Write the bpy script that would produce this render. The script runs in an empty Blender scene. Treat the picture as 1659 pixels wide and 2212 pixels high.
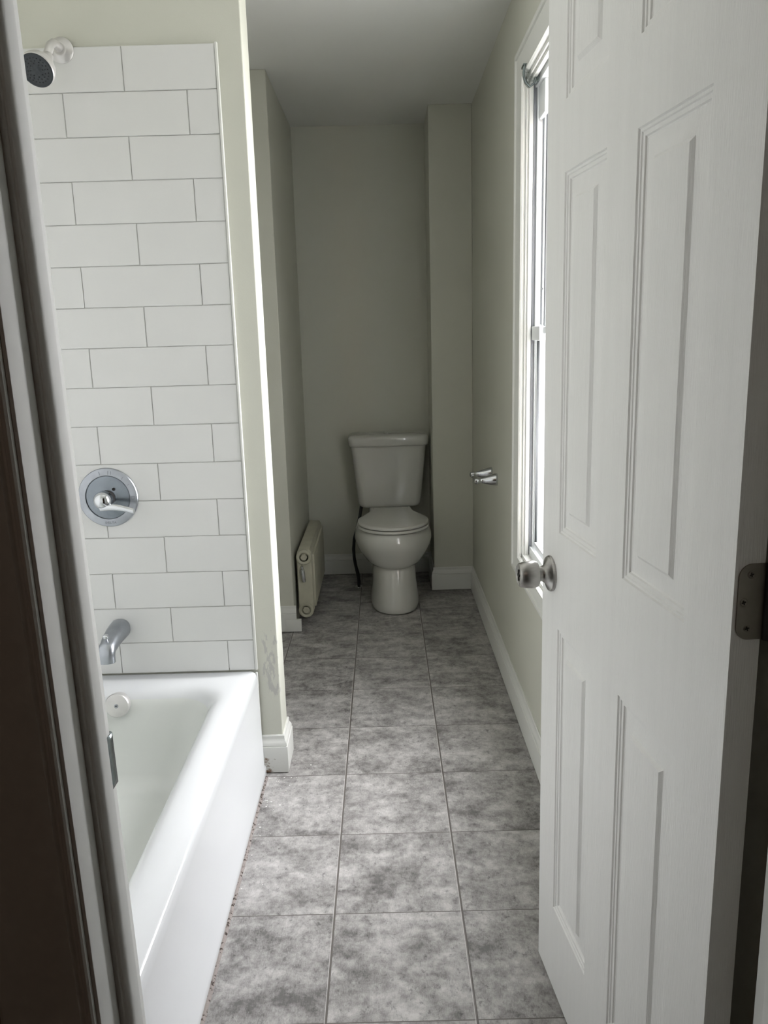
import bpy, bmesh, math, random
from mathutils import Vector, Matrix
C = bpy.context.scene.collection
R = math.radians
random.seed(7)

# ------------------------------------------------------------------ camera
YAW, PITCH, ROLL, CH, FPX = -0.0034, 0.2152, -0.0278, 1.353, 1726.28
Fw = Vector((math.sin(YAW)*math.cos(PITCH), math.cos(YAW)*math.cos(PITCH), -math.sin(PITCH)))
Rt = Vector((math.cos(YAW), -math.sin(YAW), 0)); Up = Rt.cross(Fw)
r2 = math.cos(ROLL)*Rt + math.sin(ROLL)*Up; u2 = -math.sin(ROLL)*Rt + math.cos(ROLL)*Up
cd = bpy.data.cameras.new('camera'); cam = bpy.data.objects.new('camera', cd); C.objects.link(cam)
cd.sensor_fit = 'VERTICAL'; cd.sensor_height = 24; cd.lens = 24*FPX/2212
cd.clip_start = 0.02; cd.clip_end = 100
m = Matrix((r2, u2, -Fw)).transposed().to_4x4(); m.translation = Vector((0, 0, CH)); cam.matrix_world = m
bpy.context.scene.camera = cam

# ------------------------------------------------------------------ light and exposure
sc = bpy.context.scene
sc.view_settings.view_transform = 'Standard'; sc.view_settings.look = 'None'
sc.view_settings.gamma = 1; sc.view_settings.use_curve_mapping = False
sc.view_settings.exposure = 0.0
SKY, SKY_LOW, SKY_HIGH = 20.0, .20, 2.2
wd = bpy.data.worlds.new('overcast_sky'); sc.world = wd; wd.use_nodes = True
nt = wd.node_tree; nt.nodes.clear()
o_ = nt.nodes.new('ShaderNodeOutputWorld'); b_ = nt.nodes.new('ShaderNodeBackground')
tc = nt.nodes.new('ShaderNodeTexCoord'); sp = nt.nodes.new('ShaderNodeSeparateXYZ'); cr = nt.nodes.new('ShaderNodeValToRGB')
nt.links.new(tc.outputs['Generated'], sp.inputs[0])
mr = nt.nodes.new('ShaderNodeMapRange'); mr.inputs[1].default_value = -1; mr.inputs[2].default_value = 1
nt.links.new(sp.outputs['Z'], mr.inputs[0]); nt.links.new(mr.outputs[0], cr.inputs[0])
e = cr.color_ramp.elements
e[0].position = 0.36; e[0].color = (.62, .61, .60, 1); e[1].position = 0.47; e[1].color = (.975, .975, 1, 1)
nt.links.new(cr.outputs[0], b_.inputs[0])
# sky graded brighter towards the far end of the house, to shape the daylight
m2 = nt.nodes.new('ShaderNodeMapRange'); m2.interpolation_type = 'SMOOTHSTEP'
for i, v in ((1, -.75), (2, .95), (3, SKY*SKY_LOW), (4, SKY*SKY_HIGH)): m2.inputs[i].default_value = v
sy = nt.nodes.new('ShaderNodeVectorMath'); sy.operation = 'NORMALIZE'; nt.links.new(tc.outputs['Generated'], sy.inputs[0])
s3 = nt.nodes.new('ShaderNodeSeparateXYZ'); nt.links.new(sy.outputs[0], s3.inputs[0])
nt.links.new(s3.outputs['Y'], m2.inputs[0]); nt.links.new(m2.outputs[0], b_.inputs[1])
nt.links.new(b_.outputs[0], o_.inputs[0])
WY0, WY1, WZ0, WZ1 = 2.00, 2.66, 0.60, 2.115      # window opening in the right-hand wall
pl = bpy.data.lights.new('window_daylight', 'AREA'); pl.shape = 'RECTANGLE'; pl.size = WZ1-WZ0; pl.size_y = WY1-WY0
pl.cycles.is_portal = True
po = bpy.data.objects.new('window_daylight', pl); C.objects.link(po)
po.location = (0.70, (WY0+WY1)/2, (WZ0+WZ1)/2); po.rotation_euler = (0, R(90), 0)

# unseen warm fill light, added behind the camera to lift the dark door casing
hl = bpy.data.lights.new('hall_fill', 'POINT'); hl.energy = 3.4; hl.color = (1, .82, .68); hl.shadow_soft_size = .06
ho = bpy.data.objects.new('hall_fill', hl); C.objects.link(ho); ho.location = (-.5, -1.1, 2.25)

# ------------------------------------------------------------------ material helpers
def mat(name, col, rough=.5, metal=0, coat=0, var=.0, vscale=8, bump=0, bscale=200, spec=.5, stretch=None, alpha=None):
    mt = bpy.data.materials.new(name); mt.use_nodes = True
    n = mt.node_tree.nodes; l = mt.node_tree.links; p = n['Principled BSDF']
    p.inputs['Base Color'].default_value = (*col, 1); p.inputs['Roughness'].default_value = rough
    p.inputs['Metallic'].default_value = metal; p.inputs['Coat Weight'].default_value = coat
    p.inputs['Coat Roughness'].default_value = .08
    p.inputs['Specular IOR Level'].default_value = spec
    t = n.new('ShaderNodeNewGeometry'); src = t.outputs['Position']
    if stretch:
        mp = n.new('ShaderNodeMapping'); mp.inputs['Scale'].default_value = stretch; l.new(src, mp.inputs[0]); src = mp.outputs[0]
    if True:
        nz = n.new('ShaderNodeTexNoise'); nz.inputs['Scale'].default_value = vscale; nz.inputs['Detail'].default_value = 5
        l.new(src, nz.inputs['Vector'])
        rp = n.new('ShaderNodeValToRGB'); v = var if var else .01
        rp.color_ramp.elements[0].position = .3; rp.color_ramp.elements[1].position = .7
        rp.color_ramp.elements[0].color = tuple(c*(1-v) for c in col)+(1,); rp.color_ramp.elements[1].color = tuple(min(1, c*(1+v)) for c in col)+(1,)
        l.new(nz.outputs['Fac'], rp.inputs[0]); l.new(rp.outputs[0], p.inputs['Base Color'])
    if bump:
        nb = n.new('ShaderNodeTexNoise'); nb.inputs['Scale'].default_value = bscale; nb.inputs['Detail'].default_value = 3
        l.new(src, nb.inputs['Vector'])
        bp = n.new('ShaderNodeBump'); bp.inputs['Strength'].default_value = bump; bp.inputs['Distance'].default_value = .002
        l.new(nb.outputs['Fac'], bp.inputs['Height']); l.new(bp.outputs[0], p.inputs['Normal'])
    mt['p'] = 1
    return mt

def math_node(nt, op, a, b=None):
    nd = nt.nodes.new('ShaderNodeMath'); nd.operation = op
    for i, v in enumerate((a, b)):
        if v is None: continue
        if isinstance(v, (int, float)): nd.inputs[i].default_value = v
        else: nt.links.new(v, nd.inputs[i])
    return nd.outputs[0]

M = {}
M['paint'] = mat('wall_paint', (.60, .60, .525), .55, var=.02, vscale=2, bump=.12, bscale=350)
M['ceil'] = mat('ceiling_paint', (.78, .785, .755), .7, var=.02, vscale=2, bump=.1, bscale=300)
M['trim'] = mat('trim_paint', (.74, .745, .71), .38, var=.015, vscale=5)
M['doorpaint'] = mat('door_paint', (.87, .87, .85), .38, var=.015, vscale=6, bump=.35, bscale=60, stretch=(9, 9, .5))
M['frame'] = mat('door_frame_paint', (.66, .665, .64), .62, var=.015, vscale=5, spec=.2)
M['mark'] = mat('engraving', (.20, .215, .23), .6, var=.05, vscale=30)
M['dish'] = mat('dark_chrome_dish', (.20, .225, .25), .24, metal=1, var=.12, vscale=18)
M['tile'] = mat('glazed_wall_tile', (.705, .71, .695), .16, var=.012, vscale=6, bump=.05, bscale=12)
M['grout'] = mat('wall_grout', (.66, .66, .635), .8, var=.05, vscale=40)
M['tub'] = mat('white_enamel', (.62, .635, .645), .16, coat=.3, var=.008, vscale=3)
M['basin'] = mat('basin_enamel', (.64, .66, .63), .22, coat=.3, var=.02, vscale=2)
M['china'] = mat('vitreous_china', (.58, .58, .545), .10, coat=.5, var=.01, vscale=3)
M['plastic'] = mat('seat_plastic', (.62, .62, .58), .2, var=.01, vscale=4)
M['vinyl'] = mat('window_vinyl', (.85, .87, .88), .3, var=.01, vscale=5)
M['track'] = mat('window_track', (.25, .26, .28), .5, var=.05, vscale=30)
M['chrome'] = mat('chrome', (.62, .64, .66), .12, metal=1, var=.04, vscale=20)
M['satin'] = mat('brushed_steel', (.42, .41, .395), .32, metal=1, var=.08, vscale=60, stretch=(1, 1, 12))
M['dullchrome'] = mat('worn_chrome', (.36, .38, .41), .30, metal=1, var=.10, vscale=25)
M['whitemetal'] = mat('limescaled_chrome', (.60, .59, .575), .32, metal=.6, var=.05, vscale=30)
M['black'] = mat('black_rubber', (.012, .014, .016), .55, var=.2, vscale=60)
M['darkhole'] = mat('dark_recess', (.02, .018, .016), .7, var=.1, vscale=30)
M['headface'] = mat('shower_face', (.012, .018, .022), .4, var=.2, vscale=80)
M['radcream'] = mat('aged_cream_enamel', (.50, .485, .385), .45, var=.07, vscale=18, bump=.2, bscale=80)
M['brass'] = mat('hinge_metal', (.22, .20, .17), .4, metal=.7, var=.08, vscale=40)
M['hallwall'] = mat('hall_paint_brown', (.24, .17, .12), .8, var=.08, vscale=6)
M['hallfloor'] = mat('hall_floor_wood', (.06, .04, .028), .6, var=.2, vscale=12)
M['clear'] = None

# glass: real pane, lets daylight through
def glassmat(name, tint=(1, 1, 1), rough=0.0, mixv=.9):
    g = bpy.data.materials.new(name); g.use_nodes = True; n = g.node_tree.nodes; l = g.node_tree.links
    n.clear(); o = n.new('ShaderNodeOutputMaterial'); mx = n.new('ShaderNodeMixShader')
    tr = n.new('ShaderNodeBsdfTransparent'); tr.inputs[0].default_value = (*tint, 1)
    gl = n.new('ShaderNodeBsdfGlossy'); gl.inputs['Roughness'].default_value = .02+rough
    lw = n.new('ShaderNodeLayerWeight'); f5 = math_node(g.node_tree, 'MULTIPLY_ADD', math_node(g.node_tree, 'POWER', lw.outputs['Facing'], 5), .35); f5.node.inputs[2].default_value = .03
    l.new(f5, mx.inputs[0]); l.new(tr.outputs[0], mx.inputs[1]); l.new(gl.outputs[0], mx.inputs[2]); l.new(mx.outputs[0], o.inputs[0])
    return g
M['glass'] = glassmat('window_glass', (.985, .985, .985))
M['clear'] = glassmat('clear_plastic', (.70, .72, .72), .08)
M['darkchrome'] = mat('tarnished_chrome', (.20, .23, .235), .22, metal=1, var=.15, vscale=90)

# floor tile material: 12 inch mottled grey tiles on a world grid
FX0, FY0, FW_, FD_ = -.1511, 1.359, .3068, .314
def floor_mat():
    mt = bpy.data.materials.new('mottled_grey_floor_tile'); mt.use_nodes = True; nt = mt.node_tree
    n = nt.nodes; l = nt.links; p = n['Principled BSDF']
    g = n.new('ShaderNodeNewGeometry'); s = n.new('ShaderNodeSeparateXYZ'); l.new(g.outputs['Position'], s.inputs[0])
    u = math_node(nt, 'DIVIDE', math_node(nt, 'SUBTRACT', s.outputs[0], FX0), FW_)
    v = math_node(nt, 'DIVIDE', math_node(nt, 'SUBTRACT', s.outputs[1], FY0), FD_)
    iu = math_node(nt, 'FLOOR', u); iv = math_node(nt, 'FLOOR', v)
    fu = math_node(nt, 'SUBTRACT', u, iu); fv = math_node(nt, 'SUBTRACT', v, iv)
    du = math_node(nt, 'MINIMUM', fu, math_node(nt, 'SUBTRACT', 1, fu)); dv = math_node(nt, 'MINIMUM', fv, math_node(nt, 'SUBTRACT', 1, fv))
    cx = n.new('ShaderNodeCombineXYZ'); l.new(iu, cx.inputs[0]); l.new(iv, cx.inputs[1])
    wn = n.new('ShaderNodeTexWhiteNoise'); l.new(cx.outputs[0], wn.inputs['Vector'])
    # offset the pattern per tile
    vm = n.new('ShaderNodeVectorMath'); vm.operation = 'MULTIPLY_ADD'; l.new(wn.outputs['Color'], vm.inputs[0]); vm.inputs[1].default_value = (9, 9, 9); l.new(g.outputs['Position'], vm.inputs[2])
    def noise(scale, detail, rough, stretch=(1, 1, 1), off=0):
        mp = n.new('ShaderNodeMapping'); mp.inputs['Scale'].default_value = stretch; mp.inputs['Location'].default_value = (off, off, 0)
        l.new(vm.outputs[0], mp.inputs[0])
        z = n.new('ShaderNodeTexNoise'); z.inputs['Scale'].default_value = scale; z.inputs['Detail'].default_value = detail; z.inputs['Roughness'].default_value = rough
        l.new(mp.outputs[0], z.inputs['Vector']); return z.outputs['Fac']
    a = noise(9.5, 8, .62, (.85, 1.2, 1)); b = noise(38, 8, .75, (1, .9, 1), 3); c = noise(220, 3, .8, (1.8, .45, 1), 7)
    sm = math_node(nt, 'ADD', math_node(nt, 'MULTIPLY', a, .48), math_node(nt, 'ADD', math_node(nt, 'MULTIPLY', b, .37), math_node(nt, 'MULTIPLY', c, .15)))
    rp = n.new('ShaderNodeValToRGB'); l.new(sm, rp.inputs[0]); e = rp.color_ramp.elements
    e[0].position = .40; e[0].color = (.135, .128, .124, 1); e[1].position = .61; e[1].color = (.56, .545, .53, 1)
    k = e.new(.5); k.color = (.335, .322, .313, 1)
    # dark freckles
    d = noise(60, 8, .8, (1, .7, 1), 11)
    dr = n.new('ShaderNodeValToRGB'); l.new(d, dr.inputs[0]); dr.color_ramp.elements[0].position = .34; dr.color_ramp.elements[0].color = (.45, .45, .45, 1)
    dr.color_ramp.elements[1].position = .45; dr.color_ramp.elements[1].color = (1, 1, 1, 1)
    mu = n.new('ShaderNodeMix'); mu.data_type = 'RGBA'; mu.blend_type = 'MULTIPLY'; mu.inputs[0].default_value = 1
    l.new(rp.outputs[0], mu.inputs[6]); l.new(dr.outputs[0], mu.inputs[7])
    # joints
    jx = math_node(nt, 'LESS_THAN', du, .0075); jy = math_node(nt, 'LESS_THAN', dv, .0042); j = math_node(nt, 'MAXIMUM', jx, jy)
    mx = n.new('ShaderNodeMix'); mx.data_type = 'RGBA'; l.new(j, mx.inputs[0]); l.new(mu.outputs[2], mx.inputs[6]); mx.inputs[7].default_value = (.125, .112, .104, 1)
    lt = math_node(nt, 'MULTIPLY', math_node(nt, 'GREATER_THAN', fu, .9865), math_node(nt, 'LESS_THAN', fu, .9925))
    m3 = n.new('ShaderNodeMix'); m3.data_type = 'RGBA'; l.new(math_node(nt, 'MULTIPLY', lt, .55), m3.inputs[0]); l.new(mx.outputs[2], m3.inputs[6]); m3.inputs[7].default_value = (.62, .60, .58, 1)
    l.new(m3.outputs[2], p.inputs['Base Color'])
    p.inputs['Roughness'].default_value = .42; p.inputs['Specular IOR Level'].default_value = .4
    ed = n.new('ShaderNodeMapRange'); ed.inputs[1].default_value = 0; ed.inputs[2].default_value = .012; l.new(math_node(nt, 'MINIMUM', du, dv), ed.inputs[0])
    h = math_node(nt, 'ADD', math_node(nt, 'MULTIPLY', ed.outputs[0], .6), math_node(nt, 'MULTIPLY', b, .4))
    bp = n.new('ShaderNodeBump'); bp.inputs['Strength'].default_value = .35; bp.inputs['Distance'].default_value = .002; l.new(h, bp.inputs['Height']); l.new(bp.outputs[0], p.inputs['Normal'])
    return mt
M['floor'] = floor_mat()

# partition paint with flaked patches near the foot of the wall end; stained baseboard
def masked(name, base, other, boxmin, boxmax, thr, scale, stretch=(1, 1, 1), rough=.5, soft=.03):
    mt = mat(name, base, rough, var=.02, vscale=3, bump=.1, bscale=300); nt = mt.node_tree; n = nt.nodes; l = nt.links; p = n['Principled BSDF']
    src = p.inputs['Base Color'].links[0].from_socket
    g = n.new('ShaderNodeNewGeometry'); s = n.new('ShaderNodeSeparateXYZ'); l.new(g.outputs['Position'], s.inputs[0])
    mp = n.new('ShaderNodeMapping'); mp.inputs['Scale'].default_value = stretch; l.new(g.outputs['Position'], mp.inputs[0])
    z = n.new('ShaderNodeTexNoise'); z.inputs['Scale'].default_value = scale; z.inputs['Detail'].default_value = 6; z.inputs['Roughness'].default_value = .65
    l.new(mp.outputs[0], z.inputs['Vector'])
    w = None
    for i in range(3):
        c_ = (boxmin[i]+boxmax[i])/2; hw = (boxmax[i]-boxmin[i])/2
        d = math_node(nt, 'DIVIDE', math_node(nt, 'ABSOLUTE', math_node(nt, 'SUBTRACT', s.outputs[i], c_)), hw)
        w = d if w is None else math_node(nt, 'MAXIMUM', w, d)
    f = math_node(nt, 'SUBTRACT', z.outputs['Fac'], math_node(nt, 'MULTIPLY', math_node(nt, 'POWER', w, 2), .22))
    r = n.new('ShaderNodeMapRange'); r.inputs[1].default_value = thr; r.inputs[2].default_value = thr+soft; l.new(f, r.inputs[0])
    mx = n.new('ShaderNodeMix'); mx.data_type = 'RGBA'; l.new(r.outputs[0], mx.inputs[0]); l.new(src, mx.inputs[6]); mx.inputs[7].default_value = (*other, 1)
    l.new(mx.outputs[2], p.inputs['Base Color']); return mt
M['flaked'] = masked('flaking_wall_paint', (.60, .605, .53), (.475, .475, .44), (-.405, 2.30, .20), (-.340, 2.36, .52), .46, 38, (2.4, 1, .7), soft=.06)
M['stained'] = masked('stained_trim_paint', (.74, .745, .71), (.20, .12, .07), (-.44, 2.28, -.04), (-.375, 2.35, .055), .37, 45, (1, 1, 1.5), .35, .12)

def crud_mat():
    mt = mat('crumbled_caulk', (.25, .21, .18), .9, var=.1, vscale=30, bump=.8, bscale=150); nt = mt.node_tree; n = nt.nodes
    p = n['Principled BSDF']; rp = p.inputs['Base Color'].links[0].from_node; e = rp.color_ramp.elements
    e[0].position = .38; e[0].color = (.04, .028, .022, 1); e[1].position = .47; e[1].color = (.30, .265, .25, 1)
    rp.inputs[0].links[0].from_node.inputs['Scale'].default_value = 110
    return mt
M['crud'] = crud_mat()
M['caulk'] = mat('white_caulk', (.74, .75, .72), .5, var=.08, vscale=40)
M['chips'] = mat('white_paint_chips', (.85, .84, .82), .7, var=.05, vscale=50)

# ------------------------------------------------------------------ mesh helpers
class MB:
    def __init__(s): s.bm = bmesh.new(); s.mi = 0
    def _f(s, vs):
        try:
            f = s.bm.faces.new(vs); f.material_index = s.mi; return f
        except ValueError: return None
    def box(s, a, b, bev=0, seg=2):
        x0, y0, z0 = a; x1, y1, z1 = b
        t = bmesh.new(); bmesh.ops.create_cube(t, size=1)
        for v in t.verts: v.co = Vector(((x0+x1)/2+v.co.x*(x1-x0), (y0+y1)/2+v.co.y*(y1-y0), (z0+z1)/2+v.co.z*(z1-z0)))
        if bev: bmesh.ops.bevel(t, geom=list(t.edges), offset=bev, segments=seg, affect='EDGES', profile=.5)
        s.join(t); return s
    def join(s, t, mtx=None):
        mp = {}
        for v in t.verts: mp[v.index if False else v] = s.bm.verts.new(mtx @ v.co if mtx else v.co)
        for f in t.faces:
            nf = s._f([mp[v] for v in f.verts])
        t.free()
    def rings(s, rs, close=True, cap0=True, cap1=True):
        vr = [[s.bm.verts.new(p) for p in r] for r in rs]
        n = len(vr[0])
        for a, b in zip(vr, vr[1:]):
            for i in range(n if close else n-1):
                j = (i+1) % n; s._f((a[i], a[j], b[j], b[i]))
        if cap0: s._f(list(reversed(vr[0])))
        if cap1: s._f(vr[-1])
        return s
    def lathe(s, prof, origin, axis, seg=48, cap0=True, cap1=True):
        ax = Vector(axis).normalized(); t = Vector((0, 0, 1)) if abs(ax.z) < .9 else Vector((1, 0, 0))
        e1 = ax.cross(t).normalized(); e2 = ax.cross(e1); o = Vector(origin)
        rs = [[o+ax*h+(e1*math.cos(2*math.pi*i/seg)+e2*math.sin(2*math.pi*i/seg))*max(r, 1e-5) for i in range(seg)] for r, h in prof]
        return s.rings(rs, True, cap0, cap1)
    def tube(s, pts, rad, seg=16, caps=True):
        pts = [Vector(p) for p in pts]; n = len(pts); rad = rad if isinstance(rad, (list, tuple)) else [rad]*n
        rs = []; up = None
        for i, p in enumerate(pts):
            d = (pts[min(i+1, n-1)]-pts[max(i-1, 0)]).normalized()
            if up is None:
                up = Vector((0, 0, 1)) if abs(d.z) < .9 else Vector((1, 0, 0))
            e1 = (up - d*up.dot(d)).normalized(); up = e1; e2 = d.cross(e1)
            rs.append([p+(e1*math.cos(2*math.pi*k/seg)+e2*math.sin(2*math.pi*k/seg))*rad[i] for k in range(seg)])
        return s.rings(rs, True, caps, caps)
    def prism(s, poly, axis, a, b):
        # poly: 2D points; axis 'x','y','z' extruded from a to b
        def P(p, t):
            return {'x': (t, p[0], p[1]), 'y': (p[0], t, p[1]), 'z': (p[0], p[1], t)}[axis]
        return s.rings([[Vector(P(p, a)) for p in poly], [Vector(P(p, b)) for p in poly]])
    def ball(s, c, r, sc=(1, 1, 1), seg=20):
        t = bmesh.new(); bmesh.ops.create_uvsphere(t, u_segments=seg, v_segments=seg//2, radius=r)
        for v in t.verts: v.co = Vector((v.co.x*sc[0]+c[0], v.co.y*sc[1]+c[1], v.co.z*sc[2]+c[2]))
        s.join(t); return s
    def build(s, name, mt, parent=None, smooth=True, angle=35, mtx=None, bevel=0, **tags):
        bmesh.ops.remove_doubles(s.bm, verts=s.bm.verts, dist=1e-6)
        bmesh.ops.recalc_face_normals(s.bm, faces=s.bm.faces)
        me = bpy.data.meshes.new(name); 
        if mtx: s.bm.transform(mtx)
        s.bm.to_mesh(me); s.bm.free()
        for q in (mt if isinstance(mt, (list, tuple)) else [mt]): me.materials.append(q)
        if smooth:
            for p in me.polygons: p.use_smooth = True
            me.set_sharp_from_angle(angle=R(angle))
        o = bpy.data.objects.new(name, me); C.objects.link(o)
        if parent:
            o.parent = parent
            o.matrix_parent_inverse = Matrix.Identity(4)
        if bevel:
            bv = o.modifiers.new('bevel', 'BEVEL'); bv.width = bevel; bv.segments = 2; bv.limit_method = 'ANGLE'
        for k, v in tags.items(): o[k] = v
        return o
def thing(name, label, cat, loc=(0, 0, 0), rot=0, **tags):
    o = bpy.data.objects.new(name, None); C.objects.link(o); o.empty_display_size = .05
    o.location = loc; o.rotation_euler = (0, 0, rot)
    if label: o['label'] = label
    if cat: o['category'] = cat
    for k, v in tags.items(): o[k] = v
    return o
def struct(name, mb, mt, label=None, cat=None, **k):
    o = mb.build(name, mt, **k); o['kind'] = 'structure'
    if label: o['label'] = label
    if cat: o['category'] = cat
    return o
def rel(o):   # matrix taking world coordinates into the local frame of an Empty
    return (Matrix.Translation(o.location) @ Matrix.Rotation(o.rotation_euler.z, 4, 'Z')).inverted()

# ------------------------------------------------------------------ room shell
XR, XL, ZC, YF = .462, -1.175, 2.44, .81      # right wall, tub-side wall, ceiling, door wall
YT, YB, XA = 2.335, 4.515, -.449               # partition face, back wall, alcove side wall
HY = .704                                      # hall face of the door wall
XP = -.350                                     # free end of the partition
MB_ = MB
b = MB().box((XL-.1, HY, -.06), (XR+.14, YB+.1, 0)); struct('floor', b, M['floor'], 'mottled grey square floor tiles with thin dark joints', 'floor', smooth=False)
b = MB().box((XL-.1, HY, ZC), (XR+.24, YB+.1, ZC+.1)); struct('ceiling', b, M['ceil'], 'plain pale grey painted bathroom ceiling', 'ceiling', smooth=False)
# right wall with the window opening
b = MB()
b.box((XR, HY, 0), (XR+.14, WY0, ZC)); b.box((XR, WY1, 0), (XR+.14, YB+.1, ZC))
b.box((XR, WY0, 0), (XR+.14, WY1, WZ0)); b.box((XR, WY0, WZ1), (XR+.14, WY1, ZC))
struct('wall_right', b, M['paint'], 'pale green grey painted wall holding the window', 'wall', smooth=False)
b = MB().box((XA-.1, YB, 0), (XR+.14, YB+.1, ZC)); struct('wall_back', b, M['paint'], 'back wall of the alcove behind the toilet', 'wall', smooth=False)
b = MB().box((.25, 4.17, 0), (XR, YB, ZC)); struct('wall_corner', b, M['paint'], 'boxed-out wall corner right of the toilet', 'wall', smooth=False, bevel=.003)
b = MB().box((XL, 3.59, 0), (XA, YB+.1, ZC)); struct('wall_alcove', b, M['paint'], 'wall left of the toilet alcove beside the radiator', 'wall', smooth=False, bevel=.003)
b = MB().box((XL-.1, HY, 0), (XL, YB+.1, ZC)); struct('wall_left', b, M['paint'], smooth=False)
b = MB().box((XL, YT, 0), (XP, YT+.115, ZC)); struct('wall_partition', b, M['flaked'], 'partition wall end beside the tub with flaking paint', 'wall', smooth=False, bevel=.003)
# door wall with the doorway
XJ0, XJ1 = -.309, .425
b = MB(); b.box((XL, HY, 0), (XJ0-.02, YF, ZC)); b.box((XJ1+.02, HY, 0), (XR, YF, ZC)); b.box((XJ0-.02, HY, 2.07), (XJ1+.02, YF, ZC))
struct('wall_front', b, M['paint'], smooth=False)
# hall around the camera
b = MB(); b.box((-1.3, HY-.012, 0), (XJ0-.02, HY, ZC)); b.box((XJ1+.02, HY-.012, 0), (1.1, HY, ZC)); b.box((XJ0-.02, HY-.012, 2.07), (XJ1+.02, HY, ZC))
struct('wall_hall', b, M['hallwall'], smooth=False)
b = MB(); b.box((-1.3, -1.6, 0), (-1.2, HY-.012, ZC)); b.box((1.0, -1.6, 0), (1.1, HY-.012, ZC)); b.box((-1.3, -1.7, 0), (1.1, -1.6, ZC)); b.box((-1.3, -1.7, ZC), (1.1, HY, ZC+.1))
struct('wall_hallway', b, M['hallwall'], smooth=False)
b = MB().box((-1.3, -1.7, -.06), (1.1, HY, 0)); struct('floor_hall', b, M['hallfloor'], smooth=False)

# ------------------------------------------------------------------ tiled end wall of the tub
def tiled_wall():
    z0, dz, tw, tx, xr = 2.124, .11145, .3327, -.6689, -.4216
    rng = random.Random(3)
    b = MB(); b.mi = 1; b.box((XL, YT-.006, .36), (xr, YT-.0005, z0))
    b.mi = 0
    for r in range(16):
        zt, zb = z0-r*dz-.0007, z0-(r+1)*dz+.0007
        if r == 15: zb = .353
        off = tx if r % 2 == 0 else tx-.5*tw
        xs = [xr]; x = off+4*tw
        while x > XL:
            if x < xr-.01: xs.append(x)
            x -= tw
        xs.append(XL)
        for xa, xb in zip(xs, xs[1:]):
            dy = rng.uniform(-.0006, .0006); t1 = rng.uniform(-.0011, .0011)
            t = bmesh.new(); bmesh.ops.create_cube(t, size=1)
            for v in t.verts:
                lx = v.co.x; v.co = Vector(((xa+xb)/2+lx*(xa-xb-.0014), YT-.0050+v.co.y*.009+dy+(.0008 if lx > 0 else -.0004)*0, (zt+zb)/2+v.co.z*(zt-zb)+lx*t1))
            bmesh.ops.bevel(t, geom=list(t.edges), offset=.0012, segments=2, affect='EDGES')
            b.join(t)
    struct('wall_tile', b, [M['tile'], M['grout']], 'white subway tile wall over the faucet end of the tub', 'tile wall', angle=50)
    for nm, a_, c_ in (('wall_tile_side', (XL-.001, YF, .36), (XL+.009, YT-.006, z0)), ('wall_tile_foot', (XL+.009, YF-.001, .36), (-.4216, YF+.009, z0))):
        q = MB().box(a_, c_); struct(nm, q, M['tile'])
    c = MB().box((xr, YT-.011, .353), (xr+.007, YT+.001, z0+.003), .0015); struct('trim_1', c, M['trim'], 'thin white edge strip beside the wall tiles', 'trim')
tiled_wall()

# ------------------------------------------------------------------ baseboards
BP = [(0, .004), (0, .128), (.004, .129), (.006, .125), (.0055, .117), (.0065, .112), (.010, .106), (.0125, .100), (.0130, .094), (.0115, .0915), (.0145, .0905), (.015, .088), (.015, .004)]
def board(b, p0, p1, nrm, m0=0, m1=0, h=1.0):
    # profile swept from p0 to p1 (xy), facing nrm; m0/m1: miter extension per unit depth
    p0 = Vector((*p0, 0)); p1 = Vector((*p1, 0)); nr = Vector((*nrm, 0)); d = (p1-p0).normalized()
    b.rings([[p0-d*m0*o+nr*o+Vector((0, 0, z*h)) for o, z in BP], [p1+d*m1*o+nr*o+Vector((0, 0, z*h)) for o, z in BP]])
b = MB(); board(b, (XR, YF), (XR, 4.17), (-1, 0), 0, -1); struct('baseboard_right', b, M['trim'], 'long white baseboard under the window', 'baseboard', angle=30)
b = MB(); board(b, (XR, 4.17), (.25, 4.17), (0, -1), -1, 1); board(b, (.25, 4.17), (.25, YB), (-1, 0), 1, -1)
struct('baseboard_corner', b, M['trim'], 'white baseboard around the boxed corner right of the toilet', 'baseboard', angle=30)
b = MB(); board(b, (XA, YB), (.25, YB), (0, -1), -1, -1, .95); struct('baseboard_back', b, M['trim'], 'white baseboard behind the toilet', 'baseboard', angle=30)
b = MB(); board(b, (XL, 3.59), (XA+.010, 3.59), (0, -1)); b.box((XA-.04, 3.573, .004), (XA+.032, 3.592, .062), .001)
struct('baseboard_alcove', b, M['trim'], 'short white baseboard left of the radiator', 'baseboard', angle=30)
b = MB(); board(b, (-.4145, YT), (XP, YT), (0, -1), 0, 1); board(b, (XP, YT), (XP, YT+.115), (1, 0), 1, 1); board(b, (XP, YT+.115), (XL, YT+.115), (0, 1), 1, 0)
struct('baseboard_partition', b, M['stained'], 'white baseboard wrapping the partition end, brown stained at its foot', 'baseboard', angle=30)

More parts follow.
